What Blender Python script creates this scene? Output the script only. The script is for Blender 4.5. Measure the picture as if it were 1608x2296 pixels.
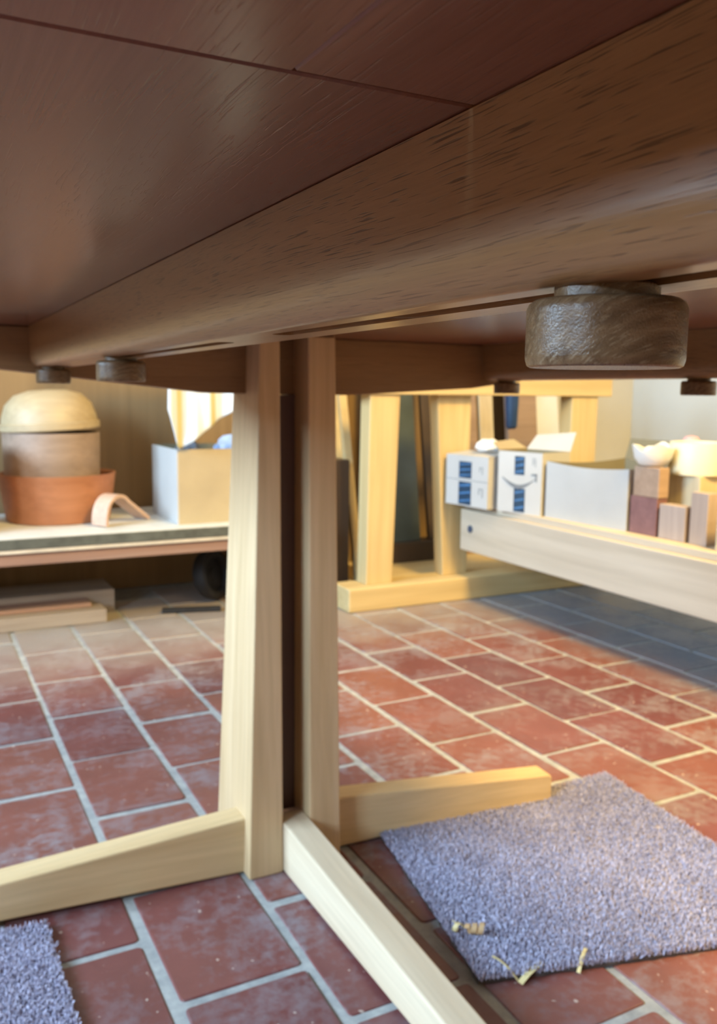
import bpy, bmesh, math, random
from mathutils import Vector, Matrix
random.seed(7)
for o in list(bpy.data.objects): bpy.data.objects.remove(o)
S = bpy.context.scene; COL = S.collection
PI = math.pi

# ------------------------------------------------------------------ camera
def cam_matrix(pitch, roll, yaw):
    f = Vector((math.sin(yaw)*math.cos(pitch), math.cos(yaw)*math.cos(pitch), -math.sin(pitch)))
    r = Vector((math.cos(yaw), -math.sin(yaw), 0)); u = r.cross(f)
    r2 = math.cos(roll)*r + math.sin(roll)*u; u2 = -math.sin(roll)*r + math.cos(roll)*u
    return Matrix((r2, u2, -f)).transposed()
cd = bpy.data.cameras.new('camera'); cam = bpy.data.objects.new('camera', cd); COL.objects.link(cam)
cam.matrix_world = Matrix.Translation((0, 0, .63)) @ cam_matrix(.13608, .0110, .47895).to_4x4()
cd.sensor_fit = 'VERTICAL'; cd.sensor_height = 36; cd.lens = 1953/2296*36
cd.clip_start = .01
cd.dof.use_dof = True; cd.dof.focus_distance = .27; cd.dof.aperture_fstop = 24
S.camera = cam

# ------------------------------------------------------------------ world, lights, exposure
w = bpy.data.worlds.new('world'); S.world = w; w.use_nodes = True
bg = w.node_tree.nodes['Background']; bg.inputs[0].default_value = (.72, .85, 1, 1); bg.inputs[1].default_value = .5
S.view_settings.view_transform = 'Standard'; S.view_settings.look = 'None'
S.view_settings.exposure = -.18; S.view_settings.gamma = 1; S.view_settings.use_curve_mapping = False

def area(name, loc, direction, sx, sy, power, color, spread=180):
    d = bpy.data.lights.new(name, 'AREA'); d.shape = 'RECTANGLE'; d.size = sx; d.size_y = sy
    d.energy = power; d.color = color; d.spread = math.radians(spread)
    o = bpy.data.objects.new(name, d); COL.objects.link(o); o.location = loc
    o.rotation_euler = Vector(direction).to_track_quat('-Z', 'Y').to_euler(); return o
WIN = [(-.55, .30), (.75, 2.20)]                 # Y ranges of the windows in the left wall
WZ0, WZ1, XL = .95, 2.08, -1.9
for a, b in WIN:                                    # daylight in the window openings
    area('daylight', (XL-.16, (a+b)/2, (WZ0+WZ1)/2), (1, 0, 0), WZ1-WZ0, b-a, 235*(b-a), (.53, .76, 1))
area('ceiling_light', (.6, 2.05, 2.4), (0, 0, -1), 2.4, .5, 9.5, (1, .93, .84))
area('ceiling_light', (.6, -1.5, 2.4), (0, 0, -1), 2.0, .5, 85, (1, .71, .38))  # unseen warm fill behind the camera, added for the post's front faces
area('warm_lamp', (1.36, .10, 2.25), (.05, .35, -1), .5, .5, 145, (1, .67, .20))

# ------------------------------------------------------------------ materials
def rgb(h):
    c = [int(h[i:i+2], 16)/255 for i in (0, 2, 4)]
    return tuple(x/12.92 if x <= .04045 else ((x+.055)/1.055)**2.4 for x in c) + (1,)
class NT:
    def __init__(s, name):
        s.m = bpy.data.materials.new(name); s.m.use_nodes = True; s.t = s.m.node_tree
        s.b = s.t.nodes['Principled BSDF']
    def n(s, typ, **kw):
        n = s.t.nodes.new(typ)
        for k, v in kw.items():
            if k.startswith('i_'): n.inputs[k[2:].replace('_', ' ')].default_value = v
            else: setattr(n, k, v)
        return n
    def l(s, a, b): s.t.links.new(a, b)
    def ramp(s, src, stops, interp='LINEAR'):
        r = s.n('ShaderNodeValToRGB'); e = r.color_ramp.elements; r.color_ramp.interpolation = interp
        while len(e) < len(stops): e.new(.5)
        for q, (p, c) in zip(e, stops): q.position = p; q.color = c if len(c) == 4 else tuple(c)+(1,)
        s.l(src, r.inputs[0]); return r.outputs[0]
    def mix(s, fac, a, b, mode='MIX'):
        m = s.n('ShaderNodeMix', data_type='RGBA', blend_type=mode)
        for v, i in ((fac, 0), (a, 6), (b, 7)):
            if hasattr(v, 'is_linked') or hasattr(v, 'links'): s.l(v, m.inputs[i])
            else: m.inputs[i].default_value = (tuple(v)+(1,) if isinstance(v, tuple) and len(v) == 3 else v)
        return m.outputs[2]
    def math(s, op, a, b=None):
        m = s.n('ShaderNodeMath', operation=op)
        for v, i in ((a, 0), (b, 1)):
            if v is None: continue
            if hasattr(v, 'links'): s.l(v, m.inputs[i])
            else: m.inputs[i].default_value = v
        return m.outputs[0]
    def bump(s, h, strength=.2, dist=.001):
        b = s.n('ShaderNodeBump'); b.inputs['Strength'].default_value = strength; b.inputs['Distance'].default_value = dist
        s.l(h, b.inputs['Height']); s.l(b.outputs[0], s.b.inputs['Normal'])
    def coords(s, rnd=True):
        tc = s.n('ShaderNodeTexCoord'); v = tc.outputs['Object']
        if rnd:
            oi = s.n('ShaderNodeObjectInfo'); m = s.n('ShaderNodeVectorMath', operation='MULTIPLY_ADD')
            s.l(oi.outputs['Random'], m.inputs[0]); m.inputs[1].default_value = (7.3, 5.1, 9.7); s.l(v, m.inputs[2]); v = m.outputs[0]
        return v
    def scaled(s, v, sc):
        m = s.n('ShaderNodeVectorMath', operation='MULTIPLY'); s.l(v, m.inputs[0]); m.inputs[1].default_value = sc; return m.outputs[0]
    def noise(s, v, scale, detail=3, rough=.55, dist=0):
        n = s.n('ShaderNodeTexNoise'); n.inputs['Scale'].default_value = scale; n.inputs['Detail'].default_value = detail
        n.inputs['Roughness'].default_value = rough; n.inputs['Distortion'].default_value = dist
        s.l(v, n.inputs['Vector']); return n.outputs['Fac']

def wood(name, light, dark, axis, pore=None, rough=.45, band=22, porescale=260, poreamt=.6, spec=.5, coat=0):
    t = NT(name); v = t.coords()
    def st(across, along):
        q = [across]*3; q[axis] = along; return tuple(q)
    wob = t.noise(t.scaled(v, st(5, 1.2)), 1, 2)
    vv = t.n('ShaderNodeVectorMath', operation='ADD'); t.l(v, vv.inputs[0])
    cx = t.n('ShaderNodeCombineXYZ')
    for i in range(3):
        if i != axis: t.l(t.math('MULTIPLY', wob, .05), cx.inputs[i])
    t.l(cx.outputs[0], vv.inputs[1]); v2 = vv.outputs[0]
    b1 = t.noise(t.scaled(v2, st(band, band*.045)), 1, 5, .6)
    col = t.ramp(b1, [(.30, dark), (.72, light)])
    fine = t.noise(t.scaled(v2, st(porescale*.6, porescale*.02)), 1, 2)
    col = t.mix(.35, col, t.ramp(fine, [(.3, (.72, .70, .68)), (.7, (1.12, 1.12, 1.12))]), 'MULTIPLY')
    if pore:
        p = t.noise(t.scaled(v2, st(porescale, porescale*.022)), 1, 1)
        clump = t.ramp(t.noise(t.scaled(v2, st(30, 3)), 1, 2), [(.35, (.25,)*3), (.65, (1,)*3)])
        pm = t.math('MULTIPLY', t.ramp(p, [(.60, (0,)*3), (.66, (1,)*3)]), clump)
        col = t.mix(t.math('MULTIPLY', pm, poreamt), col, pore)
        t.bump(t.math('SUBTRACT', t.math('MULTIPLY', fine, .3), pm), .25, .0004)
    else:
        t.bump(fine, .12, .0003)
    t.l(col, t.b.inputs['Base Color']); t.b.inputs['Roughness'].default_value = rough
    t.b.inputs['Specular IOR Level'].default_value = spec
    return t.m
def plain(name, color, rough=.6, var=.12, scale=18, metallic=0, bump=0):
    t = NT(name); v = t.coords(); n = t.noise(v, scale, 4)
    c = tuple(color[:3]); lo = tuple(x*(1-var) for x in c); hi = tuple(min(1, x*(1+var)) for x in c)
    t.l(t.ramp(n, [(.3, lo), (.7, hi)]), t.b.inputs['Base Color']); t.b.inputs['Roughness'].default_value = rough
    t.b.inputs['Metallic'].default_value = metallic
    if bump: t.bump(t.noise(v, scale*8, 3), bump, .001)
    return t.m

M = {}
M['oak_y'] = wood('oak rail', (.34, .197, .086), (.215, .116, .046), 1, (.06, .03, .012), .30, 30, 1900, .75)
M['oak_x'] = wood('oak crossbeam', (.31, .18, .08), (.21, .115, .05), 0, (.10, .05, .02), .42, 26, 900, .5)
M['knob'] = None
M['cherry'] = wood('cherry board', (.22, .090, .050), (.148, .058, .032), 1, (.10, .04, .025), .25, 14, 900, .25)
M['pale_z'] = wood('pale ash upright', (.65, .475, .285), (.52, .36, .19), 2, None, .5, 34, 240)
M['pale_x'] = wood('pale ash foot along', (.66, .49, .275), (.55, .385, .20), 0, None, .5, 30, 240)
M['pale_y'] = wood('pale ash foot across', (.68, .56, .40), (.60, .47, .32), 1, None, .5, 30, 240)
M['walnut'] = wood('dark walnut web', (.13, .075, .062), (.085, .047, .038), 2, None, .5, 30, 240)  # web tone, darker than the post boards
M['pine_z'] = wood('pine upright', (.62, .49, .25), (.52, .37, .165), 2, None, .6, 22, 120)
M['pine_x'] = wood('pine along x', (.62, .49, .25), (.52, .37, .165), 0, None, .6, 22, 120)
M['pine_y'] = wood('pine along y', (.58, .50, .39), (.51, .43, .32), 1, None, .6, 18, 100)
M['greyplank'] = wood('weathered plank', (.42, .36, .30), (.25, .20, .16), 0, None, .75, 22, 120)
M['ply'] = wood('plywood sheet', (.29, .185, .083), (.21, .127, .052), 2, None, .65, 8, 70)
M['terracotta'] = wood('orange bentwood', (.44, .19, .09), (.33, .13, .055), 0, None, .5, 24, 150)
M['drumgrey'] = wood('grey brown bentwood', (.33, .24, .18), (.23, .165, .12), 0, None, .55, 24, 150)
M['drumpale'] = wood('pale bentwood', (.46, .37, .23), (.37, .29, .17), 0, None, .5, 14, 120)
M['bentpale'] = wood('bent lath', (.60, .42, .32), (.48, .32, .23), 0, None, .55, 24, 150)
M['benchtop'] = plain('pale bench surface', (.60, .61, .58), .55, .1, 14)
M['benchrim'] = plain('dark grey green bench rim', (.085, .095, .085), .5, .3, 30)
M['benchlath'] = plain('dusty cream lath', (.56, .52, .44), .7, .15, 20)
M['redboard'] = wood('reddish brown board', (.36, .23, .18), (.22, .13, .10), 0, (.5, .46, .42), .7, 14, 60, .4)
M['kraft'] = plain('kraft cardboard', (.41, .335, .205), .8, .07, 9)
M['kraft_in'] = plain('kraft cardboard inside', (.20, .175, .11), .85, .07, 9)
M['whitecard'] = plain('white cardboard', (.47, .465, .445), .7, .04, 9)
M['tape'] = plain('blue packing tape', (.02, .05, .095), .35, .3, 40)
M['tapelight'] = plain('light blue tape stripe', (.06, .17, .36), .35, .2, 40)
M['ink'] = plain('grey ink', (.16, .17, .18), .6, .1, 30)
M['creamwax'] = plain('cream turned wood', (.70, .65, .46), .5, .05, 12)
M['whiteplastic'] = plain('white plastic', (.68, .67, .63), .35, .04, 10)
M['tanblock'] = wood('tan block', (.40, .28, .20), (.31, .21, .145), 0, None, .6, 30, 160)
M['purpleblock'] = wood('purple block', (.25, .125, .12), (.19, .09, .088), 0, None, .6, 30, 160)
M['pinkblock'] = wood('pale pink block', (.44, .35, .30), (.37, .29, .24), 2, None, .6, 30, 160)
M['creamblock'] = wood('cream block', (.64, .55, .37), (.55, .45, .29), 2, None, .6, 30, 160)
M['blackrubber'] = plain('black rubber', (.012, .012, .014), .6, .3, 30)
M['darkgreen'] = plain('dark green panel', (.055, .07, .06), .35, .3, 6)
M['darkbrown'] = wood('dark brown panel', (.075, .045, .025), (.045, .026, .014), 2, None, .5, 14, 90)
M['blueplastic'] = plain('blue plastic', (.012, .045, .13), .4, .2, 20)
M['bluebag'] = plain('pale blue plastic bag', (.30, .42, .66), .3, .35, 22)
M['greybag'] = plain('dark grey plastic', (.09, .11, .14), .4, .5, 26)
M['red'] = plain('crimson cloth', (.42, .03, .06), .7, .2, 30)
M['pinkcloth'] = plain('pink cloth', (.72, .40, .44), .8, .2, 30)
M['bolt'] = plain('blue zinc bolt', (.10, .15, .26), .35, .2, 60, .6)
M['metal'] = plain('grey steel', (.35, .36, .38), .35, .1, 30, .9)
M['plaster_d'] = plain('grimy workshop plaster', (.42, .36, .28), .9, .15, 3, bump=.1)
M['plaster'] = plain('cream plaster', (.54, .52, .46), .85, .06, 3, bump=.1)
M['plaster_r'] = plain('grey white plaster', (.50, .52, .51), .85, .05, 3, bump=.1)
M['ceil'] = plain('old timber ceiling', (.20, .16, .12), .9, .2, 3)
M['winframe'] = plain('white window frame', (.75, .75, .72), .5, .04, 10)
M['shaving'] = wood('wood shaving', (.62, .42, .22), (.42, .24, .11), 0, None, .6, 40, 160)
M['straw'] = plain('straw sliver', (.58, .46, .22), .6, .2, 60)
M['whitepaper'] = plain('white paper', (.72, .74, .75), .6, .03, 8)
M['backing'] = plain('dark jute backing', (.06, .045, .04), .9, .3, 60)

def mat_glass():
    t = NT('window glass'); tr = t.n('ShaderNodeBsdfTransparent'); gl = t.n('ShaderNodeBsdfGlossy')
    gl.inputs['Roughness'].default_value = .02; mx = t.n('ShaderNodeMixShader'); mx.inputs[0].default_value = .07
    t.l(tr.outputs[0], mx.inputs[1]); t.l(gl.outputs[0], mx.inputs[2])
    t.l(mx.outputs[0], t.t.nodes['Material Output'].inputs['Surface']); return t.m
def mat_knob():
    """turned dark oak: grain lying across the knob, light flecks on the end grain"""
    t = NT('dark oak knob'); v = t.coords()
    ro = t.n('ShaderNodeVectorRotate'); ro.rotation_type = 'AXIS_ANGLE'; ro.inputs['Axis'].default_value = (1, .25, .3); ro.inputs['Angle'].default_value = .75
    t.l(v, ro.inputs['Vector']); q = ro.outputs[0]
    band = t.noise(t.scaled(q, (14, 190, 420)), 1, 3, .6)
    col = t.ramp(band, [(.32, (.085, .046, .020)), (.68, (.185, .110, .054))])
    fl = t.ramp(t.noise(t.scaled(q, (90, 420, 1500)), 1, 2, .6), [(.54, (0,)*3), (.66, (1,)*3)])
    col = t.mix(t.math('MULTIPLY', fl, .42), col, (.33, .25, .155, 1))
    g = t.noise(v, 1700, 2)
    t.l(col, t.b.inputs['Base Color']); t.l(t.ramp(g, [(.3, (.24,)*3), (.7, (.40,)*3)]), t.b.inputs['Roughness'])
    t.b.inputs['Specular IOR Level'].default_value = .42
    t.bump(t.math('ADD', g, t.math('MULTIPLY', band, .6)), .35, .0003); return t.m
M['knob'] = mat_knob()
M['glass'] = mat_glass()

def mat_cloth():
    t = NT('striped towel'); tc = t.n('ShaderNodeTexCoord'); sp = t.n('ShaderNodeSeparateXYZ'); t.l(tc.outputs['UV'], sp.inputs[0])
    x = t.math('MULTIPLY', sp.outputs[0], 3.0); fr = t.math('FRACT', x)
    st = t.ramp(fr, [(.0, (.62, .68, .71)), (.30, (.62, .68, .71)), (.34, (.55, .49, .25)), (.48, (.55, .49, .25)), (.52, (.62, .68, .71))])
    t.l(st, t.b.inputs['Base Color']); t.b.inputs['Roughness'].default_value = .9
    t.bump(t.noise(t.coords(False), 300, 2), .3, .001); return t.m
M['towel'] = mat_cloth()

def mat_tile(name, base_noise):
    """quarry tile: fired red body, mineral bloom, workshop dust along the benches, painted shade under the right one"""
    t = NT(name); oi = t.n('ShaderNodeObjectInfo'); g = t.n('ShaderNodeNewGeometry'); pos = g.outputs['Position']
    sp = t.n('ShaderNodeSeparateXYZ'); t.l(pos, sp.inputs[0])
    rnd = oi.outputs['Random'] if base_noise is None else t.noise(pos, base_noise, 0)
    body = t.ramp(rnd, [(0, (.135, .042, .042)), (.5, (.175, .056, .050)), (1, (.215, .076, .055))])
    n1 = t.noise(pos, 9, 4, .6)
    body = t.mix(.5, body, t.ramp(n1, [(.3, (.75, .74, .74)), (.7, (1.2, 1.2, 1.2))]), 'MULTIPLY')
    # white bloom in shaped patches
    bl = t.noise(pos, 7.0, 5, .68); fine = t.noise(pos, 55, 4, .7)
    blm = t.ramp(t.math('ADD', t.math('MULTIPLY', bl, .62), t.math('MULTIPLY', fine, .38)), [(.475, (0,)*3), (.60, (1,)*3)])
    area_ = t.ramp(t.noise(pos, 2.4, 2), [(.38, (.25,)*3), (.62, (.62,)*3)])
    col = t.mix(t.math('MULTIPLY', blm, area_), body, (.27, .275, .30, 1))
    specks = t.ramp(t.noise(pos, 95, 1), [(.73, (0,)*3), (.77, (1,)*3)])
    col = t.mix(t.math('MULTIPLY', specks, .6), col, (.62, .52, .44, 1))
    # sawdust drifted towards the back wall; right bench: dust with its shade painted in
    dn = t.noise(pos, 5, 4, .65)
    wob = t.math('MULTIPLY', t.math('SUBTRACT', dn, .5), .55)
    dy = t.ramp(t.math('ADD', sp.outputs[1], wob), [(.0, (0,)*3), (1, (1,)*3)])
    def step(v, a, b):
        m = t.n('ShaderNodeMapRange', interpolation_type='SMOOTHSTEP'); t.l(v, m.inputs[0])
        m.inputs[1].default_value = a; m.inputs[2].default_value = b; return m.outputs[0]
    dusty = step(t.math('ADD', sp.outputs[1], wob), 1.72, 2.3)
    dust_shade_x = step(t.math('ADD', sp.outputs[0], t.math('MULTIPLY', wob, .35)), 1.40, 1.66)
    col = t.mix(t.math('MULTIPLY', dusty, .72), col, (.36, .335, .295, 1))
    col = t.mix(t.math('MULTIPLY', dust_shade_x, .9), col, (.19, .21, .24, 1))  # bluish grey dust colour also carries the shade below the bench
    t.l(col, t.b.inputs['Base Color'])
    t.l(t.math('ADD', .42, t.math('MULTIPLY', blm, .3)), t.b.inputs['Roughness'])
    t.bump(t.math('ADD', fine, n1), .35, .0012); return t.m
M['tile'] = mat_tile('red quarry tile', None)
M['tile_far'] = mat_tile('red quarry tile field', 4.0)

def mat_mortar():
    t = NT('grey mortar'); g = t.n('ShaderNodeNewGeometry'); pos = g.outputs['Position']
    n = t.noise(pos, 40, 4, .7); t.l(t.ramp(n, [(.3, (.24, .25, .25)), (.7, (.40, .40, .38))]), t.b.inputs['Base Color'])
    t.b.inputs['Roughness'].default_value = .9; t.bump(n, .5, .002); return t.m
M['mortar'] = mat_mortar()
def mat_pile():
    t = NT('lilac grey carpet pile'); g = t.n('ShaderNodeNewGeometry'); pos = g.outputs['Position']
    n = t.noise(pos, 210, 2); n2 = t.noise(pos, 14, 3)
    c = t.ramp(n, [(.30, (.27, .26, .34)), (.5, (.46, .44, .56)), (.7, (.62, .60, .72))])
    c = t.mix(.5, c, t.ramp(n2, [(.3, (.82, .80, .82)), (.7, (1.1, 1.1, 1.1))]), 'MULTIPLY')
    t.l(c, t.b.inputs['Base Color']); t.b.inputs['Roughness'].default_value = .95
    t.b.inputs['Specular IOR Level'].default_value = .1; return t.m
M['pile'] = mat_pile()

# ------------------------------------------------------------------ helpers
def link(o, parent=None):
    COL.objects.link(o)
    if parent is not None: o.parent = parent
    return o
def tag(o, label=None, cat=None, group=None, kind=None):
    for k, v in (('label', label), ('category', cat), ('group', group), ('kind', kind)):
        if v: o[k] = v
    return o
def thing(name, label, cat, loc=(0, 0, 0), rotz=0, group=None):
    o = bpy.data.objects.new(name, None); o.empty_display_size = .05; COL.objects.link(o)
    o.location = loc; o.rotation_euler = (0, 0, rotz); return tag(o, label, cat, group)
def rootloc(p):
    v = Vector((0, 0, 0))
    while p is not None: v += p.location; p = p.parent
    return v
def mesh_obj(name, bm, mat, parent=None, world=True, smooth=False):
    """world: the mesh was written in world coordinates, move it into its parent's frame"""
    if world and parent is not None: bmesh.ops.translate(bm, verts=bm.verts, vec=-rootloc(parent))
    bmesh.ops.recalc_face_normals(bm, faces=bm.faces)
    me = bpy.data.meshes.new(name); bm.to_mesh(me); bm.free(); me.materials.append(M[mat] if isinstance(mat, str) else mat)
    if smooth:
        for p in me.polygons: p.use_smooth = True
        try: me.set_sharp_from_angle(angle=math.radians(35))
        except Exception: pass
    return link(bpy.data.objects.new(name, me), parent)
def solo(name, bm, mat, label, cat, group=None, base=None, smooth=False):
    """a thing that is a single mesh, with its origin at its base"""
    vs = [v.co for v in bm.verts]
    b = Vector(base) if base else Vector((sum(v.x for v in vs)/len(vs), sum(v.y for v in vs)/len(vs), min(v.z for v in vs)))
    bmesh.ops.translate(bm, verts=bm.verts, vec=-b)
    o = mesh_obj(name, bm, mat, None, False, smooth); o.location = b; return tag(o, label, cat, group)
def bevel(bm, w, seg=2):
    if w > 0: bmesh.ops.bevel(bm, geom=list(bm.edges), offset=w, segments=seg, profile=.5, affect='EDGES', clamp_overlap=True)
    return bm
def box(x0, x1, y0, y1, z0, z1, bv=.0015, seg=2, bm=None):
    b2 = bmesh.new()
    bmesh.ops.create_cube(b2, size=1)
    for v in b2.verts:
        v.co = Vector((x0+(v.co.x+.5)*(x1-x0), y0+(v.co.y+.5)*(y1-y0), z0+(v.co.z+.5)*(z1-z0)))
    bevel(b2, bv, seg)
    return join(bm, b2)
def join(bm, b2):
    if bm is None: return b2
    me = bpy.data.meshes.new('tmp'); b2.to_mesh(me); b2.free(); bm.from_mesh(me); bpy.data.meshes.remove(me); return bm
def hexa(bot, top, bv=.0015, seg=2):
    """box from 4 bottom and 4 top corners, both counter-clockwise"""
    bm = bmesh.new(); a = [bm.verts.new(p) for p in bot]; b = [bm.verts.new(p) for p in top]
    bm.faces.new(a[::-1]); bm.faces.new(b)
    for i in range(4): bm.faces.new((a[i], a[(i+1) % 4], b[(i+1) % 4], b[i]))
    return bevel(bm, bv, seg)
def prism(poly, axis, a, b, bv=.0015, seg=2):
    """polygon given in the two other axes (in x,y,z order) extruded along axis from a to b"""
    bm = bmesh.new()
    def P(p, c):
        q = list(p); q.insert(axis, c); return q
    A = [bm.verts.new(P(p, a)) for p in poly]; B = [bm.verts.new(P(p, b)) for p in poly]
    bm.faces.new(A); bm.faces.new(B[::-1]); n = len(poly)
    for i in range(n): bm.faces.new((A[i], B[i], B[(i+1) % n], A[(i+1) % n]))
    bmesh.ops.recalc_face_normals(bm, faces=bm.faces)
    return bevel(bm, bv, seg)
def lathe(prof, c=(0, 0, 0), seg=48, bm=None):
    b2 = bmesh.new(); rings = []
    for r, z in prof:
        if r < 1e-6: rings.append([b2.verts.new((c[0], c[1], c[2]+z))])
        else: rings.append([b2.verts.new((c[0]+r*math.cos(2*PI*i/seg), c[1]+r*math.sin(2*PI*i/seg), c[2]+z)) for i in range(seg)])
    for A, B in zip(rings, rings[1:]):
        for i in range(seg):
            j = (i+1) % seg
            if len(A) == 1 and len(B) == 1: continue
            if len(A) == 1: b2.faces.new((A[0], B[i], B[j]))
            elif len(B) == 1: b2.faces.new((A[i], A[j], B[0]))
            else: b2.faces.new((A[i], A[j], B[j], B[i]))
    return join(bm, b2)
def tube(pts, r, seg=10, bm=None):
    b2 = bmesh.new(); rings = []; pts = [Vector(p) for p in pts]
    for k, p in enumerate(pts):
        d = (pts[min(k+1, len(pts)-1)]-pts[max(k-1, 0)]).normalized()
        u = d.orthogonal().normalized() if k == 0 else (u-d*u.dot(d)).normalized()
        v = d.cross(u); rr = r[k] if isinstance(r, (list, tuple)) else r
        rings.append([b2.verts.new(p+rr*(math.cos(2*PI*i/seg)*u+math.sin(2*PI*i/seg)*v)) for i in range(seg)])
    for A, B in zip(rings, rings[1:]):
        for i in range(seg): b2.faces.new((A[i], A[(i+1) % seg], B[(i+1) % seg], B[i]))
    b2.faces.new(rings[0][::-1]); b2.faces.new(rings[-1]); return join(bm, b2)
def ribbon(pts, width_vec, th):
    """strip of given width and thickness following pts"""
    bm = bmesh.new(); pts = [Vector(p) for p in pts]; wv = Vector(width_vec); R = []
    for k, p in enumerate(pts):
        d = (pts[min(k+1, len(pts)-1)]-pts[max(k-1, 0)]).normalized(); n = d.cross(wv).normalized()*th/2
        R.append([bm.verts.new(p+wv/2+n), bm.verts.new(p-wv/2+n), bm.verts.new(p-wv/2-n), bm.verts.new(p+wv/2-n)])
    for A, B in zip(R, R[1:]):
        for i in range(4): bm.faces.new((A[i], A[(i+1) % 4], B[(i+1) % 4], B[i]))
    bm.faces.new(R[0][::-1]); bm.faces.new(R[-1]); return bm
def struct(name, bm, mat, parent=None):
    o = mesh_obj(name, bm, mat, parent)
    if parent is None: o['kind'] = 'structure'
    return o

# ------------------------------------------------------------------ room
XR, YB, YF, ZC = 2.77, 2.80, -2.4, 2.5
floor = struct('floor', box(XL-.1, XR+.1, YF-.1, YB+.1, -.12, -.0022, 0), 'mortar')
PX, PY, GAP = .1494, .2225, .011
tile_meshes = []
for k in range(5):
    hx, hy = (PX-GAP)/2+random.uniform(-.0012, .0012), (PY-GAP)/2+random.uniform(-.0015, .0015); ring = []
    for sx, sy, a0 in ((1, 1, 0), (-1, 1, PI/2), (-1, -1, PI), (1, -1, 1.5*PI)):
        rc = random.uniform(.003, .007); jx, jy = random.uniform(-.0014, .0014), random.uniform(-.0018, .0018)
        for q in range(4):
            a = a0+PI/2*q/3; ring.append((sx*(hx-rc)+jx+rc*math.cos(a), sy*(hy-rc)+jy+rc*math.sin(a), math.cos(a), math.sin(a)))
    bm = bmesh.new()
    R3 = [[bm.verts.new((p[0]-p[2]*i, p[1]-p[3]*i, z)) for p in ring] for i, z in ((0, -.018), (0, -.0016), (.0006, -.0005), (.0018, 0))]
    for A, Bq in zip(R3, R3[1:]):
        for q in range(16): bm.faces.new((A[q], A[(q+1) % 16], Bq[(q+1) % 16], Bq[q]))
    bm.faces.new(R3[-1]); bmesh.ops.recalc_face_normals(bm, faces=bm.faces)
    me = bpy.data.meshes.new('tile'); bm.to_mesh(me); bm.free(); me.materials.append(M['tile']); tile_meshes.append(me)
far = bmesh.new()
for i in range(-14, 18):
    x = .216+PX*(i+.5)
    if x-PX/2 < XL or x+PX/2 > XR: continue
    off = .155 if i % 2 == 0 else .045
    off += random.uniform(-.012, .012)
    for j in range(-12, 14):
        y = off+PY*(j+.5)
        if y-PY/2 < YF or y+PY/2 > YB: continue
        dz = random.uniform(-.0008, .0006); rz = random.uniform(-.006, .006)
        if -.10 < x < 2.0 and .45 < y < 2.6:
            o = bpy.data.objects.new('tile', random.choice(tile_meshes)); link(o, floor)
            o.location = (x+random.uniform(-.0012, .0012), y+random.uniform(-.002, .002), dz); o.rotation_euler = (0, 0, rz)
        else:
            box(x-PX/2+GAP/2, x+PX/2-GAP/2, y-PY/2+GAP/2, y+PY/2-GAP/2, -.018, dz, .0015, 1, far)
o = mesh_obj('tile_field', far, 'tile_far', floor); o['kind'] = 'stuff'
struct('wall_back', box(XL-.1, XR+.1, YB, YB+.1, 0, ZC, 0), 'plaster')
struct('wall_right', box(XR, XR+.1, YF, YB, 0, ZC, 0), 'plaster_r')
struct('wall_front', box(XL-.1, XR+.1, YF-.1, YF, 0, ZC, 0), 'plaster_d')
struct('ceiling', box(XL-.1, XR+.1, YF-.1, YB+.1, ZC, ZC+.1, 0), 'ceil')
bm = box(XL-.1, XL, YF, YB, 0, WZ0, 0)
box(XL-.1, XL, YF, YB, WZ1, ZC, 0, 1, bm)
ys = [YF]+[q for r in WIN for q in r]+[YB]
for a, b in zip(ys[::2], ys[1::2]): box(XL-.1, XL, a, b, WZ0, WZ1, 0, 1, bm)
struct('wall_left', bm, 'plaster_d')
for n, (a, b) in enumerate(WIN, 1):
    bm = box(XL-.08, XL-.03, a, a+.05, WZ0, WZ1); box(XL-.08, XL-.03, b-.05, b, WZ0, WZ1, bm=bm)
    box(XL-.08, XL-.03, a+.05, b-.05, WZ0, WZ0+.05, bm=bm); box(XL-.08, XL-.03, a+.05, b-.05, WZ1-.05, WZ1, bm=bm)
    wnd = struct('window_%d' % n, bm, 'winframe')
    m = (a+b)/2
    mesh_obj('mullion', box(XL-.075, XL-.035, m-.02, m+.02, WZ0+.05, WZ1-.05), 'winframe', wnd)
    for s0, s1 in ((a+.05, m-.02), (m+.02, b-.05)):
        mesh_obj('pane', box(XL-.058, XL-.054, s0, s1, WZ0+.05, WZ1-.05, 0), 'glass', wnd)
    mesh_obj('window_sill', box(XL-.03, XL+.06, a-.05, b+.05, WZ0-.03, WZ0), 'winframe', wnd)

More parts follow.
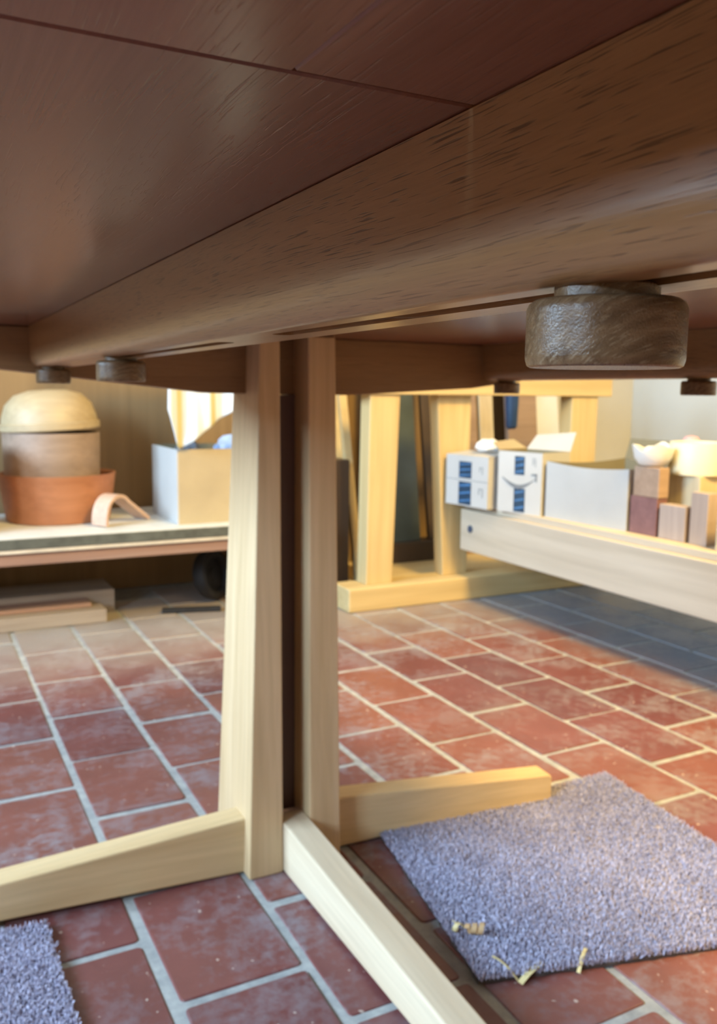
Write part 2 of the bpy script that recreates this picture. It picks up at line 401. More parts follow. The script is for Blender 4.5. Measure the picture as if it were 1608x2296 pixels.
# ------------------------------------------------------------------ the table
ZU = .700                                           # underside of the table top
T = thing('pedestal_table', 'large wooden pedestal table seen from below, cherry top on oak rails', 'table', (.4325, 1.065, 0))
TX0, TX1, TYF, TYN, YJ = -.035, .90, 1.27, -.85, .1885
def boards(y0, y1, xs):
    for a, b in zip(xs, xs[1:]):
        mesh_obj('top_board', box(a+.0001, b-.0001, y0, y1, ZU+random.uniform(0, .0002), ZU+.026, .0006, 1), 'cherry', T)
boards(YJ+.0008, TYF, [TX0, .15, .31, .46, .61, .77, TX1])
boards(TYN, YJ-.0008, [TX0, .080, .235, .39, .55, .70, TX1])
def rail(x0, zb):
    wd, r = .044, .009
    pr = [(x0, ZU-.0002), (x0, zb+r+.004)]
    for k in range(1, 20):
        a = PI/2*k/20; pr.append((x0+r*(1-math.cos(a)), zb+(r+.004)*(1-math.sin(a))))
    pr += [(x0+r, zb), (x0+wd-.004, zb), (x0+wd-.0012, zb+.0012), (x0+wd, zb+.004), (x0+wd, ZU-.0002)]
    o = mesh_obj('support_rail', prism(pr, 1, -.615, 1.056, 0), 'oak_y', T)
    cut = bmesh.new(); xc = x0+.0213
    for y0, y1 in ((-.02, .366), (.435, .735), (.985, 1.045)):
        hw = .0048; pts = []
        for k in range(9): a = PI*k/8; pts.append((xc+hw*math.cos(a), y1-hw+hw*math.sin(a)))
        for k in range(9): a = PI+PI*k/8; pts.append((xc+hw*math.cos(a), y0+hw+hw*math.sin(a)))
        join(cut, prism(pts, 2, zb-.01, zb+.022, 0))
    c = mesh_obj('slot_cutter', cut, 'oak_y', T)
    md = o.modifiers.new('slot', 'BOOLEAN'); md.operation = 'DIFFERENCE'; md.object = c; md.solver = 'EXACT'
    dg = bpy.context.evaluated_depsgraph_get(); me = bpy.data.meshes.new_from_object(o.evaluated_get(dg))
    o.modifiers.clear(); old = o.data; o.data = me; bpy.data.meshes.remove(old)
    mc = c.data; bpy.data.objects.remove(c); bpy.data.meshes.remove(mc)
    return o
RX = (.128, .748)
rail(RX[0], .655); rail(RX[1], .6495)
def knob(x, y, zb):
    r, zt, z0 = .0186, zb-.0028, zb-.0185
    k = mesh_obj('clamp_knob', lathe([(0, z0+.0002), (r*.80, z0+.0002), (r-.0012, z0), (r-.0005, z0+.0004), (r-.0001, z0+.0016), (r, z0+.0025), (r, z0+.004), (r, zt-.0035), (r, zt-.0022), (r-.0006, zt-.0008), (r-.0018, zt), (.013, zt), (0, zt)], (x, y, 0), 72), 'knob', T, smooth=True)
    k['label'] = 'round dark oak clamp knob'
    mesh_obj('collar', lathe([(0, zt-.0004), (.0118, zt-.0004), (.0122, zt), (.0122, zb+.0002), (.0119, zb+.0006), (0, zb+.0006)], (x, y, 0), 56), 'knob', k, smooth=True)
    mesh_obj('threaded_rod', lathe([(0, zb), (.004, zb), (.004, zb+.02), (0, zb+.02)], (x, y, 0), 20), 'metal', k)
for y in (.161, .686, 1.030): knob(RX[0]+.0213, y, .655)
for y in (.681, 1.024): knob(RX[1]+.0213, y, .6495)
# crossbeam, deep at the post and rising to its ends
mesh_obj('crossbeam', prism([(-.01, ZU-.0004), (-.01, .660), (.10, .6515), (.34, .6275), (.53, .6265), (.73, .638), (.88, .658), (.88, ZU-.0004)], 1, 1.055, 1.095, .0012), 'oak_x', T)
# post: two tapered boards with a dark web between them
def post(xo_b, xo_t, xi):
    y = ((1.000, 1.133), (1.010, 1.100))
    xs = [sorted((xo_b, xi)), sorted((xo_t, xi))]; zs = (0, ZU-.0006)
    bot = [(xs[0][0], y[0][0], zs[0]), (xs[0][1], y[0][0], zs[0]), (xs[0][1], y[0][1], zs[0]), (xs[0][0], y[0][1], zs[0])]
    top = [(xs[1][0], y[1][0], zs[1]), (xs[1][1], y[1][0], zs[1]), (xs[1][1], y[1][1], zs[1]), (xs[1][0], y[1][1], zs[1])]
    mesh_obj('post_board', hexa(bot, top, .002), 'pale_z', T)
post(.3655, .387, .4135); post(.4975, .489, .4515)
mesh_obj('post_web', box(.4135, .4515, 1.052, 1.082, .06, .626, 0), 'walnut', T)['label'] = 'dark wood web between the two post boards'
# feet
def foot(prof, th, origin, ang, mat):
    """profile in (distance from post, height), thickness th, turned by ang about the vertical"""
    bm = prism(prof, 1, -th/2, th/2, .0025)
    bmesh.ops.rotate(bm, verts=bm.verts, matrix=Matrix.Rotation(ang, 3, 'Z')); bmesh.ops.translate(bm, verts=bm.verts, vec=origin)
    return mesh_obj('foot', bm, mat, T)
def fprof(L, h0, h1, pad=0): return [(-.03, .001), (0, .001), (L-.075, .0085), (L-.066, pad), (L, pad), (L, h1-.004), (L-.004, h1), (0, h0), (-.03, h0)]
foot(fprof(.365, .075, .049, .007), .038, Vector((.497, 1.043, 0)), math.radians(-4.6), 'pale_x')
foot(fprof(.375, .076, .050), .038, Vector((.366, 1.040, 0)), math.radians(180-2.6), 'pale_x')
foot(fprof(.42, .068, .050), .0376, Vector((.4325, 1.000, 0)), math.radians(-90), 'pale_y')

# the matching pedestal at the other end, mirrored
YM = .22
for o in [c for c in T.children if c.name.split('.')[0] in ('crossbeam', 'post_board', 'post_web', 'foot')]:
    me = o.data.copy(); yw = 2*YM-2*T.location.y
    for v in me.vertices: v.co.y = yw-v.co.y
    me.flip_normals()
    q = bpy.data.objects.new(o.name.split('.')[0], me); link(q, T)
    if 'label' in o: q['label'] = o['label']

# ------------------------------------------------------------------ carpet offcuts
def mat_piece(label, corners, th, pitch, seed):
    rnd = random.Random(seed)
    cx = sum(c[0] for c in corners)/4; cy = sum(c[1] for c in corners)/4
    t = thing('carpet_offcut', label, 'carpet', (cx, cy, 0), 0, 'carpet offcuts under the table')
    cs = [Vector((c[0]-cx, c[1]-cy, 0)) for c in corners]
    # frayed outline
    out = []
    for a, b in zip(cs, cs[1:]+cs[:1]):
        n = int((b-a).length/.012)
        for k in range(n):
            p = a.lerp(b, k/n); out.append((p.x+rnd.uniform(-.0015, .0015), p.y+rnd.uniform(-.0015, .0015)))
    mesh_obj('backing', prism(out, 2, .0006, th, 0), 'backing', t, False)
    vs, fs = [], []
    u, v = (cs[1]-cs[0]).length, (cs[3]-cs[0]).length; nu, nv = int(u/pitch), int(v/pitch)
    for i in range(nu):
        for j in range(nv):
            a, b = (i+rnd.random())/nu, (j+rnd.random())/nv
            p = (cs[0]*(1-a)+cs[1]*a)*(1-b)+(cs[3]*(1-a)+cs[2]*a)*b
            h = rnd.uniform(.004, .0085); r = pitch*rnd.uniform(.55, .8); ph = rnd.uniform(0, 6.3)
            dx, dy = rnd.gauss(0, .0022), rnd.gauss(0, .0022); k = len(vs)
            for q in range(3): vs.append((p.x+r*math.cos(ph+q*2.094), p.y+r*math.sin(ph+q*2.094), th-.001))
            for q in range(3): vs.append((p.x+dx+r*.55*math.cos(ph+.4+q*2.094), p.y+dy+r*.55*math.sin(ph+.4+q*2.094), th+h))
            fs += [(k, k+1, k+4, k+3), (k+1, k+2, k+5, k+4), (k+2, k, k+3, k+5), (k+3, k+4, k+5)]
    me = bpy.data.meshes.new('pile'); me.from_pydata(vs, [], fs); me.materials.append(M['pile'])
    o = link(bpy.data.objects.new('pile', me), t); o['kind'] = 'stuff'
    return t
mat_piece('lilac grey carpet offcut with curled shavings on its corner, beside the front foot', [(.517, .700), (.955, .585), (1.003, 1.030), (.572, 1.022)], .005, .0017, 1)
mat_piece('lilac grey carpet offcut against the left foot, cut off by the picture edge', [(-.20, .62), (.126, .62), (.116, 1.012), (-.20, 1.02)], .005, .0019, 2)

# ------------------------------------------------------------------ workbench on the right
B = thing('workbench', 'pine workbench frame with sled foot and low shelf full of boxes', 'workbench', (1.6, 1.4, 0))
def foot_beam(y0, y1): mesh_obj('sled_foot', box(1.105, 2.06, y0, y1, 0, .070, .004), 'pine_x', B)
def leg4(b, t_, y0, y1, z0, z1, mat='pine_z'):
    mesh_obj('leg', hexa([(b[0], y0, z0), (b[1], y0, z0), (b[1], y1, z0), (b[0], y1, z0)], [(t_[0], y0, z1), (t_[1], y0, z1), (t_[1], y1, z1), (t_[0], y1, z1)], .003), mat, B)
foot_beam(2.18, 2.29)
leg4((1.178, 1.266), (1.186, 1.286), 2.215, 2.275, .069, .70)
leg4((1.462, 1.552), (1.425, 1.552), 2.242, 2.290, .069, .70)
leg4((1.925, 2.035), (1.930, 2.040), 2.215, 2.275, .069, .70)
mesh_obj('top_rail', box(1.10, 2.09, 2.205, 2.285, .626, .69, .003), 'pine_x', B)
for x0, x1 in ((1.502, 1.545), (1.985, 2.025)):
    bm_ = mesh_obj('stretcher', box(x0, x1, -.2, 2.21, .155, .282, .003), 'pine_y', B)
    if x0 < 1.6:
        cyl = lathe([(0, 0), (.011, 0), (.012, .0015), (.012, .004), (0, .004)], (0, 0, 0), 6)
        bmesh.ops.rotate(cyl, verts=cyl.verts, matrix=Matrix.Rotation(-PI/2, 3, 'Y')); bmesh.ops.translate(cyl, verts=cyl.verts, vec=(1.502, 2.155, .225))
        mesh_obj('bolt_head', cyl, 'bolt', bm_)['label'] = 'blue zinc bolt head'
mesh_obj('shelf_board', box(1.515, 1.765, -.2, 2.205, .282, .300, .002), 'pine_y', B)
mesh_obj('shelf_board', box(1.768, 2.02, -.2, 2.205, .282, .300, .002), 'pine_y', B)
foot_beam(-.28, -.20)
leg4((1.462, 1.552), (1.43, 1.552), -.26, -.20, .069, .70); leg4((1.925, 2.035), (1.93, 2.04), -.26, -.20, .069, .70)
mesh_obj('top_rail', box(1.35, 2.09, -.27, -.19, .636, .69, .003), 'pine_x', B)

# open carton: local frame, x = inward from the printed face, y = along the face
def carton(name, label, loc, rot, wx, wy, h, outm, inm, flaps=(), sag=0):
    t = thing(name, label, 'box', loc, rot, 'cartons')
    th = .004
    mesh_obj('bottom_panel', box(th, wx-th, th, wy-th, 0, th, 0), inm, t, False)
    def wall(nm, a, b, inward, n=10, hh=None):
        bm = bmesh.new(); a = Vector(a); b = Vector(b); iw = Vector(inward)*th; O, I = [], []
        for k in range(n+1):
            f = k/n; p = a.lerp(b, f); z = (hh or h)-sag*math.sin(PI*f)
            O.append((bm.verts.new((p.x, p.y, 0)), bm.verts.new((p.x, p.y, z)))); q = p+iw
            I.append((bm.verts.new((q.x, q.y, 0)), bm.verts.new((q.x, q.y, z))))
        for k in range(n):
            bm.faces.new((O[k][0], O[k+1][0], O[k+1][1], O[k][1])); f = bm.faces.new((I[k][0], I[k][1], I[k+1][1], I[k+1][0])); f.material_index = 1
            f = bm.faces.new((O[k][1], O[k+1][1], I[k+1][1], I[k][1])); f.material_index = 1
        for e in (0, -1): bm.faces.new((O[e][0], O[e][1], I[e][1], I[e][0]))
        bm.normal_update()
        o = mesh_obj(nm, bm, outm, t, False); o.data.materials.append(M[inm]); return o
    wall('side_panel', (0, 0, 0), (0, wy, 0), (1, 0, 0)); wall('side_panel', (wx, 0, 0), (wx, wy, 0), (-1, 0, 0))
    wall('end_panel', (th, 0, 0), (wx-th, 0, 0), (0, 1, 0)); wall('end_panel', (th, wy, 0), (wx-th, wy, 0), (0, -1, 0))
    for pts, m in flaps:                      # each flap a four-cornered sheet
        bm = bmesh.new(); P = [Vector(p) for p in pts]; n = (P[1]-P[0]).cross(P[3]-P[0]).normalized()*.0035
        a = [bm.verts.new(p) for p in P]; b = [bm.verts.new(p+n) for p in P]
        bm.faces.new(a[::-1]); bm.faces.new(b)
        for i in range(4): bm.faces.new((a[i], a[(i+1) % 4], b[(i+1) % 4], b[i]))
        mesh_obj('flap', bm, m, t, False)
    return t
ZS = .3002
def patch(t, name, y0, y1, z0, z1, mat, d=.0006):   # flat print or tape on the -x face of a carton
    return mesh_obj(name, box(-d, .0005, y0, y1, z0, z1, 0), mat, t, False)
def tape_run(t, y0, y1, z0, z1):
    p = patch(t, 'tape', y0, y1, z0, z1, 'tape')
    n = 3
    for k in range(n):
        zc = z0+(z1-z0)*(k+.45)/n; bm = bmesh.new(); h = (z1-z0)/n*.16
        q = [(-.0011, y1-.003, zc-h), (-.0011, y1-.003, zc+h*.4), (-.0011, y0+.003, zc+h*2.4), (-.0011, y0+.003, zc+h*.8)]
        a = [bm.verts.new(c) for c in q]; b = [bm.verts.new((c[0]+.0005, c[1], c[2])) for c in q]
        bm.faces.new(a); bm.faces.new(b[::-1])
        for i in range(4): bm.faces.new((a[i], b[i], b[(i+1) % 4], a[(i+1) % 4]))
        mesh_obj('tape_stripe', bm, 'tapelight', p, False)
def mark(t, y, z, s):                               # small printed handling symbol: frame and stem
    for a in ((y-s, y+s, z+s*1.1, z+s*1.35), (y-s, y-s*.7, z-s*1.6, z+s*1.1), (y+s*.7, y+s, z-s*.6, z+s*1.1)):
        patch(t, 'printed_mark', *a, 'ink')
# small printed carton at the end of the shelf
b1 = carton('printed_carton', 'small white printed carton beside the bench leg, foil scrap on top', (1.474, 2.036, ZS), math.radians(6), .20, .188, .150, 'whitecard', 'kraft_in',
            [(((.0, .0, .150), (.0, .188, .150), (.09, .188, .158), (.09, .0, .158)), 'whitecard')])
tape_run(b1, .072, .128, .083, .132); tape_run(b1, .072, .128, .004, .072); mark(b1, .030, .045, .009); mark(b1, .030, .110, .007)
patch(b1, 'seam', .0, .188, .0765, .0780, 'ink', .0003)
# big printed carton with the arrow smile
b2 = carton('smile_carton', 'white printed carton with blue tape and a curved smile arrow', (1.531, 1.868, ZS), math.radians(15), .13, .150, .172, 'whitecard', 'kraft_in',
            [(((.0, .150, .172), (.128, .150, .172), (.135, .205, .195), (.03, .195, .190)), 'kraft'),
             (((.13, .0, .172), (.13, .150, .172), (.17, .145, .212), (.17, .01, .225)), 'whitecard')])
tape_run(b2, .058, .092, .108, .160); tape_run(b2, .054, .092, .004, .070)
def smile(t, yc, zc, wy, dz):
    n = 16; bm = bmesh.new(); A, Bv = [], []
    for k in range(n+1):
        f = k/n; y = yc+wy*(.5-f); z = zc-dz*math.sin(PI*f)**1.0; hw = .0010+.0062*math.sin(PI*min(f*1.05, 1))
        A.append([bm.verts.new((x, y, z+hw*.6)) for x in (-.0013, .0004)]); Bv.append([bm.verts.new((x, y, z-hw)) for x in (-.0013, .0004)])
    for k in range(n):
        for p in ((A[k][0], A[k+1][0], Bv[k+1][0], Bv[k][0]), (A[k][0], A[k][1], A[k+1][1], A[k+1][0]), (Bv[k][0], Bv[k+1][0], Bv[k+1][1], Bv[k][1])): bm.faces.new(p)
    mesh_obj('smile_arrow', bm, 'ink', t, False)
    y = yc-wy/2
    bm = prism([(y+.012, zc+.014), (y-.007, zc+.016), (y-.006, zc-.008), (y-.002, zc-.005), (y-.002, zc+.010), (y+.012, zc+.010)], 0, -.0013, .0004, 0)
    mesh_obj('smile_arrow', bm, 'ink', t, False)
smile(b2, .078, .099, .112, .023)
for z in (.140, .150): mark(b2, .026, z, .005)
# long white carton
b3 = carton('white_carton', 'long plain white carton with an open top and brown inside', (1.556, 1.572, ZS), math.radians(3.2), .30, .288, .152, 'whitecard', 'kraft_in',
            [(((.30, .0, .152), (.30, .288, .152), (.315, .285, .208), (.315, .004, .208)), 'kraft_in')], .008)
solo('foil_scrap', lathe([(0, 0), (.03, .001), (.042, .01), (.034, .026), (.018, .034), (0, .036)], (1.545, 2.135, ZS+.1605), 14), 'whitepaper', 'crumpled white paper scrap lying on the small printed carton', 'paper')
for v in bpy.data.objects['foil_scrap'].data.vertices: v.co += Vector((random.uniform(-.004, .004), random.uniform(-.004, .004), random.uniform(-.002, .003) if v.co.z > .005 else 0))

# turned blanks and blocks
def blk(name, label, x0, x1, y0, y1, z0, z1, mat): return solo(name, box(x0, x1, y0, y1, z0, z1, .0018), mat, label, 'wood block', 'wood blocks on the bench shelf')
blk('wood_block', 'purple-red wood block, lowest of the pair next to the white carton', 1.557, 1.590, 1.478, 1.563, ZS, .391, 'purpleblock')
blk('wood_block', 'tan wood block stacked on the purple-red block', 1.557, 1.590, 1.476, 1.556, .3915, .463, 'tanblock')
blk('wood_block', 'low pinkish grey wood block between the purple block and the narrow upright', 1.557, 1.590, 1.392, 1.470, ZS, .381, 'pinkblock')
blk('wood_block', 'narrow upright pinkish block, tallest in the front row', 1.558, 1.59, 1.332, 1.380, ZS, .418, 'pinkblock')
blk('wood_block', 'pale block at the right picture edge', 1.540, 1.61, 1.21, 1.292, ZS, .386, 'creamblock')
blk('wood_block', 'cream wood block carrying the cream cylinder', 1.640, 1.76, 1.43, 1.545, ZS, .4435, 'creamblock')
blk('wood_block', 'golden block behind the narrow upright block', 1.625, 1.70, 1.275, 1.390, ZS, .40, 'creamblock')
c = bmesh.new()
lathe([(0, 0), (.066, 0), (.0672, .0015), (.0665, .074), (.0645, .0775), (.055, .0775), (.053, .074), (.052, .012), (0, .010)], (1.690, 1.485, .444), 64, c)
solo('cream_cylinder', c, 'creamwax', 'cream turned cylinder standing on the cream block', 'cylinder', smooth=True)
c = lathe([(0, 0), (.026, 0), (.034, .004), (.044, .020), (.0485, .040), (.0495, .046), (.0475, .047), (.045, .042), (.034, .014), (0, .008)], (1.590, 1.530, .4635), 48)
for v in c.verts:
    a = math.atan2(v.co.y-1.530, v.co.x-1.590)
    if v.co.z > .495: v.co.z += .006*math.sin(3*a+1)+.004*math.sin(5*a)
bw = solo('white_bowl', c, 'whiteplastic', 'small white bowl with wavy rim on the tan block', 'bowl', smooth=True)
c = lathe([(0, 0), (.024, .0), (.028, .01), (.022, .022), (.012, .030), (0, .032)], (1.588, 1.532, .4785), 18)
for v in c.verts: v.co += Vector((random.uniform(-.003, .003), random.uniform(-.003, .003), random.uniform(0, .003)))
solo('paper_wad', c, 'whitepaper', 'crumpled white paper wad sitting in the white bowl', 'paper', smooth=True)
c = lathe([(0, 0), (.07, 0), (.08, .03), (.082, .10), (.075, .18), (.06, .225), (.03, .245), (0, .25)], (1.955, 1.55, ZS), 26)
for v in c.verts:
    a = math.atan2(v.co.y-1.55, v.co.x-1.955); k = 1+.10*math.sin(4*a+v.co.z*30)
    v.co.x = 1.955+(v.co.x-1.955)*k; v.co.y = 1.55+(v.co.y-1.55)*k
solo('cloth_bundle', c, 'red', 'crimson cloth bundle behind the cream cylinder', 'cloth', smooth=True)
c = lathe([(0, 0), (.03, 0), (.04, .03), (.038, .18), (.02, .218), (0, .222)], (1.945, 1.735, ZS), 22)
for v in c.verts: v.co.x += .008*math.sin(v.co.z*60+v.co.y*40)
solo('cloth_bundle', c, 'pinkcloth', 'small pink cloth roll behind the white bowl', 'cloth', smooth=True)
c = lathe([(0, 0), (.055, 0), (.056, .002), (.056, .18), (.054, .182), (.05, .182), (.05, .178), (0, .178)], (1.80, 1.325, ZS), 36)
solo('tin_can', c, 'darkgreen', 'dark green tin behind the golden block', 'tin', smooth=True)

# ------------------------------------------------------------------ low bench on the left with round boxes
L = thing('low_bench', 'low workshop bench with pale top and dark rim along the back wall', 'bench', (.2, 2.5, 0))
mesh_obj('bench_top', box(-1.2, 1.03, 2.284, 2.76, .236, .262, .002), 'benchtop', L)
mesh_obj('rim_strip', box(-1.2, 1.03, 2.274, 2.2838, .234, .2605, .0015), 'benchrim', L)
mesh_obj('lath', box(-1.2, 1.03, 2.276, 2.75, .224, .2335, .001), 'benchlath', L)
mesh_obj('front_board', box(-1.2, 1.03, 2.284, 2.312, .192, .2235, .002), 'redboard', L)
for x in (-1.12, .94):
    for y in (2.32, 2.68): mesh_obj('leg', box(x, x+.07, y, y+.06, 0, .2235, .003), 'greyplank', L)
ZL = .2622
def drum(name, label, cx, cy, z, prof, mat, tilt=0):
    bm = lathe(prof, (0, 0, 0), 72)
    if tilt: bmesh.ops.rotate(bm, verts=bm.verts, matrix=Matrix.Rotation(tilt, 3, 'Y'))
    o = mesh_obj(name, bm, mat, None, False, True); o.location = (cx, cy, z); return tag(o, label, 'round box', 'stack of round wooden boxes')
drum('round_box', 'wide orange bentwood round box, lowest of the stack', .378, 2.595, ZL, [(0, 0), (.138, 0), (.142, .003), (.160, .130), (.1605, .134), (.156, .134), (.150, .128), (.135, .012), (0, .010)], 'terracotta')
d2 = drum('round_box', 'grey brown bentwood round box nested in the orange one', .366, 2.600, ZL+.0104, [(0, 0), (.122, 0), (.126, .004), (.129, .10), (.132, .235), (.1315, .238), (.127, .238), (.122, .23), (.118, .015), (0, .012)], 'drumgrey')
drum('wooden_dome', 'pale domed wooden lid lying askew on the grey brown box', .364, 2.600, ZL+.2555, [(0, .112), (.05, .110), (.090, .098), (.116, .072), (.127, .040), (.130, .022), (.1355, .020), (.136, .003), (.133, 0), (.128, 0), (.125, .02), (.10, .075), (.05, .10), (0, .103)], 'drumpale', math.radians(-3))
drum('round_box', 'orange round box on the far left, mostly outside the picture', .070, 2.47, ZL, [(0, 0), (.105, 0), (.112, .03), (.128, .10), (.130, .17), (.118, .235), (.112, .237), (.12, .17), (.105, .03), (0, .012)], 'terracotta')
# bent lath
pts = []
for k in range(22):
    f = k/21
    if f < .6: a = PI*(1.02-f/.6*.80); pts.append((.497+.044*math.cos(a), 2.40+.03*f, ZL+.006+.075*max(0, math.sin(a))**.8 if f > .02 else ZL+.004))
    else:
        g = (f-.6)/.4; x0, z0 = pts[12][0], pts[12][2]; pts.append((x0+.075*g, 2.418+.03*g, z0+(ZL+.005-z0)*g))
ca, sa = math.cos(math.radians(36)), math.sin(math.radians(36))
pts = [(.458+(p[0]-.458)*1.15*ca, 2.392+(p[0]-.458)*1.15*sa, p[2]) for p in pts]
solo('bent_lath', ribbon(pts, (-sa*.052, ca*.052, 0), .009), 'bentpale', 'pale bent wooden lath arching on the low bench', 'lath', smooth=True)
# cardboard box with rubbish
cb = carton('cardboard_box', 'open brown cardboard box on the low bench with a towel over it', (.655, 2.345, ZL), 0, .32, .27, .208, 'kraft', 'kraft_in')
for o in cb.children:
    if o.name.startswith('side_panel') and o.data.vertices[0].co.x < .1: o.data.materials[0] = M['whitecard']  # left panel given the paler card: window light put into its colour
def crumple(name, label, cat, c, r, mat, seed, sq=(1, 1, 1)):
    rnd = random.Random(seed); bm = bmesh.new(); bmesh.ops.create_icosphere(bm, subdivisions=3, radius=1)
    from mathutils import noise
    for v in bm.verts:
        n = noise.noise(v.co*2.1+Vector((seed, 0, 0)))*.35+noise.noise(v.co*5+Vector((0, seed, 0)))*.22
        v.co = Vector(c)+Vector((v.co.x*sq[0], v.co.y*sq[1], v.co.z*sq[2]))*r*(1+n)
    return solo(name, bm, mat, label, cat)
crumple('plastic_bag', 'crumpled pale blue plastic bag sticking out of the cardboard box', 'bag', (.875, 2.48, .445), .075, 'bluebag', 3, (1, .8, .75))
crumple('plastic_bag', 'crumpled dark grey plastic bag in the cardboard box', 'bag', (.730, 2.47, .430), .055, 'greybag', 5, (.9, 1, .9))
# towel hanging from a wall rail
TR = thing('towel_rail', 'wooden towel rail on two brackets above the low bench', 'rail', (.72, 2.8, .86))
rb = bmesh.new(); tube([(.50, 2.345, .885), (1.02, 2.345, .885)], .011, 14, rb); mesh_obj('pole', rb, 'pine_x', TR)
for x in (.53, .99):
    mesh_obj('bracket', prism([(2.334, .860), (2.334, .873), (2.36, .874), (2.7745, .874), (2.7745, .80)], 0, x-.009, x+.009, .001), 'pine_x', TR)
bm = bmesh.new(); uv = bm.loops.layers.uv.new('UVMap'); nx, nz = 48, 40; G = []
for i in range(nx+1):
    u = i/nx; x = .622+.27*u; row = []
    # lower edge: a corner hanging low near the left side
    zb = .470+abs(u-.13)*(.62 if u < .13 else .20)
    if u < .13: zb = .470+(.13-u)*.85
    for j in range(nz+1):
        v = j/nz; z = .897+(zb-.897)*v
        y = 2.334-.005-.010*math.sin(u*17+v*2.2)*v-.006*math.sin(u*31)*v+.0
        xx = x-.004*math.sin(v*5)*u+(.012*(1-v) if u < .05 else 0)
        row.append(bm.verts.new((xx, y-.016*v, z)))
    G.append(row)
for i in range(nx):
    for j in range(nz):
        f = bm.faces.new((G[i][j], G[i+1][j], G[i+1][j+1], G[i][j+1]))
        for lp, (a, b) in zip(f.loops, ((i, j), (i+1, j), (i+1, j+1), (i, j+1))): lp[uv].uv = (a/nx, b/nz)
tw = solo('towel', bm, 'towel', 'white towel with mustard stripes hanging in front of the cardboard box', 'towel', smooth=True)
sm = tw.modifiers.new('thickness', 'SOLIDIFY'); sm.thickness = .0035; sm.offset = 1
# under the low bench
blk2 = lambda label, x0, x1, y0, y1, z0, z1, mat: solo('plank', box(x0, x1, y0, y1, z0, z1, .002), mat, label, 'plank', 'planks under the low bench')
blk2('pale dusty plank lying in front under the low bench', -.55, .462, 2.375, 2.47, .0008, .036, 'greyplank')
blk2('thin grey plank lying on top of the pale one under the low bench', -.6, .43, 2.42, 2.50, .0365, .047, 'redboard')
blk2('weathered wide plank at the back under the low bench', -.5, .51, 2.505, 2.66, .0008, .062, 'greyplank')
W = thing('wheel', 'black rubber wheel standing under the low bench', 'wheel', (.80, 2.50, .002))
bm = lathe([(.052, -.018), (.062, -.022), (.072, -.018), (.076, 0), (.072, .018), (.062, .022), (.052, .018), (.048, 0), (.052, -.018)], (0, 0, 0), 48)
Rm = Matrix.Rotation(math.radians(78), 3, 'X') @ Matrix.Identity(3); Rz = Matrix.Rotation(math.radians(38), 3, 'Z')
bmesh.ops.rotate(bm, verts=bm.verts, matrix=Rz @ Rm); bmesh.ops.translate(bm, verts=bm.verts, vec=(0, 0, .0785)); mesh_obj('tyre', bm, 'blackrubber', W, False, True)
bm = lathe([(0, -.012), (.020, -.012), (.022, -.008), (.050, -.006), (.050, .006), (.022, .008), (.020, .012), (0, .012)], (0, 0, 0), 32)
bmesh.ops.rotate(bm, verts=bm.verts, matrix=Rz @ Rm); bmesh.ops.translate(bm, verts=bm.verts, vec=(0, 0, .0785)); mesh_obj('hub', bm, 'blackrubber', W, False, True)
solo('iron_bar', hexa([(.62, 2.40, .001), (.78, 2.355, .001), (.785, 2.375, .001), (.625, 2.42, .001)], [(.62, 2.40, .014), (.78, 2.355, .014), (.785, 2.375, .014), (.625, 2.42, .014)], .002), 'blackrubber', 'flat black bar lying in front of the black wheel', 'bar')

# ------------------------------------------------------------------ sheets and boards against the back wall
def leaner(name, label, cat, x0, x1, y, z0, z1, th, mat, lean=.10, xt=None):
    """board standing on its lower edge, leaning back by lean"""
    dx = xt or 0
    bot = [(x0, y, z0), (x1, y, z0), (x1, y+th, z0), (x0, y+th, z0)]
    top = [(x0+dx, y+lean, z1), (x1+dx, y+lean, z1), (x1+dx, y+lean+th, z1), (x0+dx, y+lean+th, z1)]
    return solo(name, hexa(bot, top, .002), mat, label, cat, 'boards against the back wall')
solo('plywood_sheet', box(-1.3, 2.27, 2.775, 2.7995, .0, 1.25, .001), 'ply', 'large plywood sheet lining the lower back wall', 'sheet')
leaner('leaning_board', 'pale narrow board standing behind the first bench leg', 'board', 1.246, 1.274, 2.40, 0, 1.30, .02, 'pine_z', .30)
leaner('plywood_offcut', 'golden panel added as the lamp-lit wall behind the dark crate', 'board', 1.04, 1.33, 2.62, 0, 1.10, .012, 'pine_z', .12)  # panel added to give the wall here its lamp-lit yellow
solo('low_crate', box(1.04, 1.215, 2.40, 2.56, .0, .425, .004), 'darkbrown', 'dark brown wooden crate standing behind the table post', 'crate')
solo('plank', box(1.32, 2.28, 2.38, 2.66, .0008, .048, .003), 'pine_x', 'golden plank lying flat behind the sled foot', 'plank')
solo('wood_block', box(1.40, 1.72, 2.56, 2.64, .0485, .118, .003), 'darkbrown', 'dark brown bearer block under the green panel', 'block')
leaner('dark_panel', 'dark green panel leaning between the two bench legs', 'panel', 1.42, 1.585, 2.575, .1185, 1.0, .012, 'darkgreen', .13)
leaner('leaning_board', 'dark brown board standing between dark panel and middle leg', 'board', 1.625, 1.66, 2.58, .1185, 1.1, .02, 'darkbrown', .16)
leaner('leaning_board', 'brown board left of the cream board behind the printed carton', 'board', 1.775, 1.872, 2.605, .0485, 1.1, .022, 'tanblock', .13)
leaner('leaning_board', 'cream board leaning behind the smile carton', 'board', 1.884, 1.944, 2.605, .0485, 1.15, .025, 'creamblock', .13)
leaner('leaning_board', 'brown board leaning between the blue handle and white paper', 'board', 2.012, 2.148, 2.605, .0485, 1.15, .025, 'tanblock', .13)
leaner('paper_sheet', 'tall white paper sheet standing beside the last bench leg', 'paper', 2.153, 2.272, 2.61, .0485, .9, .010, 'whitepaper', .13)
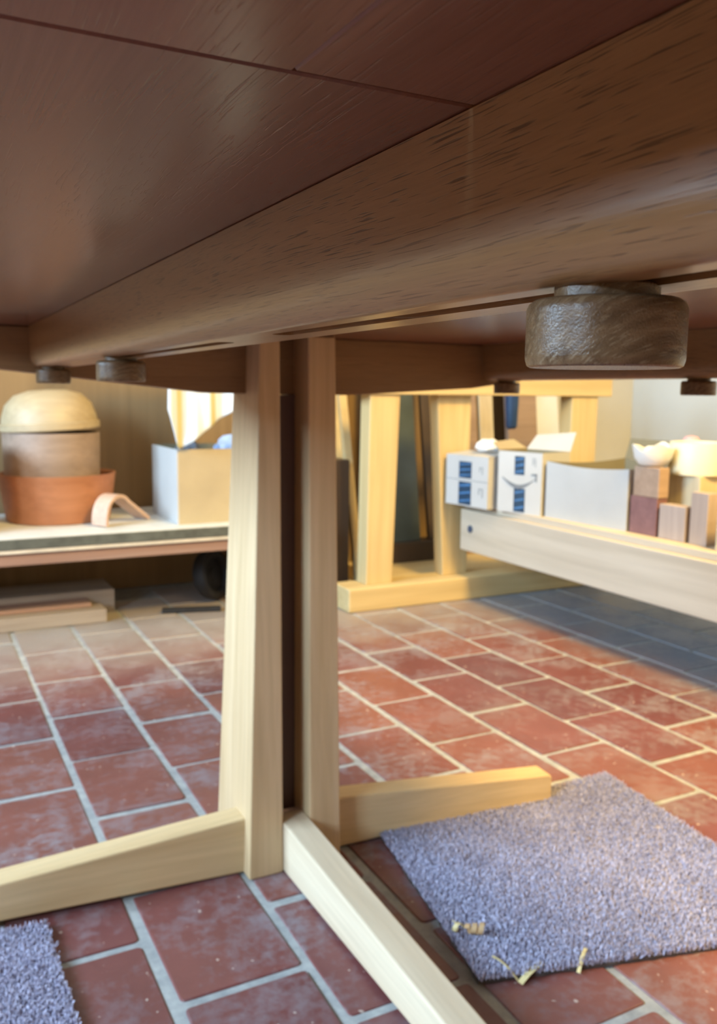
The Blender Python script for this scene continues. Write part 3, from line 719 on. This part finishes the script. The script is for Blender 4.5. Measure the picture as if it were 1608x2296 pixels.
HB = bmesh.new(); tube([(1.962, 2.575, .505), (1.962, 2.576, .513), (1.962, 2.578, .60), (1.962, 2.58, .82)], [.014, .021, .025, .027], 16, HB)
tl = thing('hand_tool', 'blue handled tool hanging on a hook in front of the cream board', 'tool', (1.962, 2.58, .505))
mesh_obj('handle', HB, 'blueplastic', tl, smooth=True)
mesh_obj('blade', box(1.947, 1.977, 2.5785, 2.5815, .80, 1.16, .0005), 'metal', tl)
HK = tube([(1.962, 2.7755, 1.145), (1.962, 2.574, 1.145), (1.962, 2.570, 1.152), (1.962, 2.570, 1.168)], .0035, 8); mesh_obj('hook', HK, 'metal', tl)

# ------------------------------------------------------------------ shavings
def curl(label, x, y, z, r, turns, ang, wd, mat='shaving', axis_len=.018):
    pts = []
    for k in range(28):
        a = 2*PI*turns*k/27; rr = r*(1-.25*k/27)
        pts.append((rr*math.cos(a), axis_len*(k/27-.5), r+rr*math.sin(a)))
    bm = ribbon(pts, (0, wd, 0), .0006)
    bmesh.ops.rotate(bm, verts=bm.verts, matrix=Matrix.Rotation(ang, 3, 'Z')); bmesh.ops.translate(bm, verts=bm.verts, vec=(x, y, z))
    return solo('wood_shaving', bm, mat, label, 'shaving', 'wood shavings on the carpet')
curl('tight brown curl of wood shaving on the carpet corner', .553, .762, .012, .0065, 2.4, math.radians(62), .006, axis_len=.020)
curl('loose pale shaving beside the brown curl on the carpet corner', .536, .775, .012, .006, 1.2, math.radians(20), .005, 'straw', .010)
def sliver(label, p, q, wd, z0, z1):
    a = Vector((*p, z0)); b = Vector((*q, z1)); m = (a+b)/2+Vector((0, 0, .004))
    d = (b-a).cross(Vector((0, 0, 1))).normalized()*wd
    return solo('wood_sliver', ribbon([a, a.lerp(m, .6)+Vector((0, 0, .001)), m, b.lerp(m, .6)+Vector((0, 0, .001)), b], d, .0008), 'straw', label, 'sliver', 'slivers at the carpet edge')
sliver('broad straw coloured sliver below the front carpet edge', (.556, .681), (.596, .690), .007, .002, .008)
sliver('thin pale sliver sticking up at the carpet corner', (.546, .718), (.556, .684), .002, .014, .003)
sliver('short tan sliver at the middle of the front carpet edge', (.624, .666), (.648, .682), .004, .002, .014)
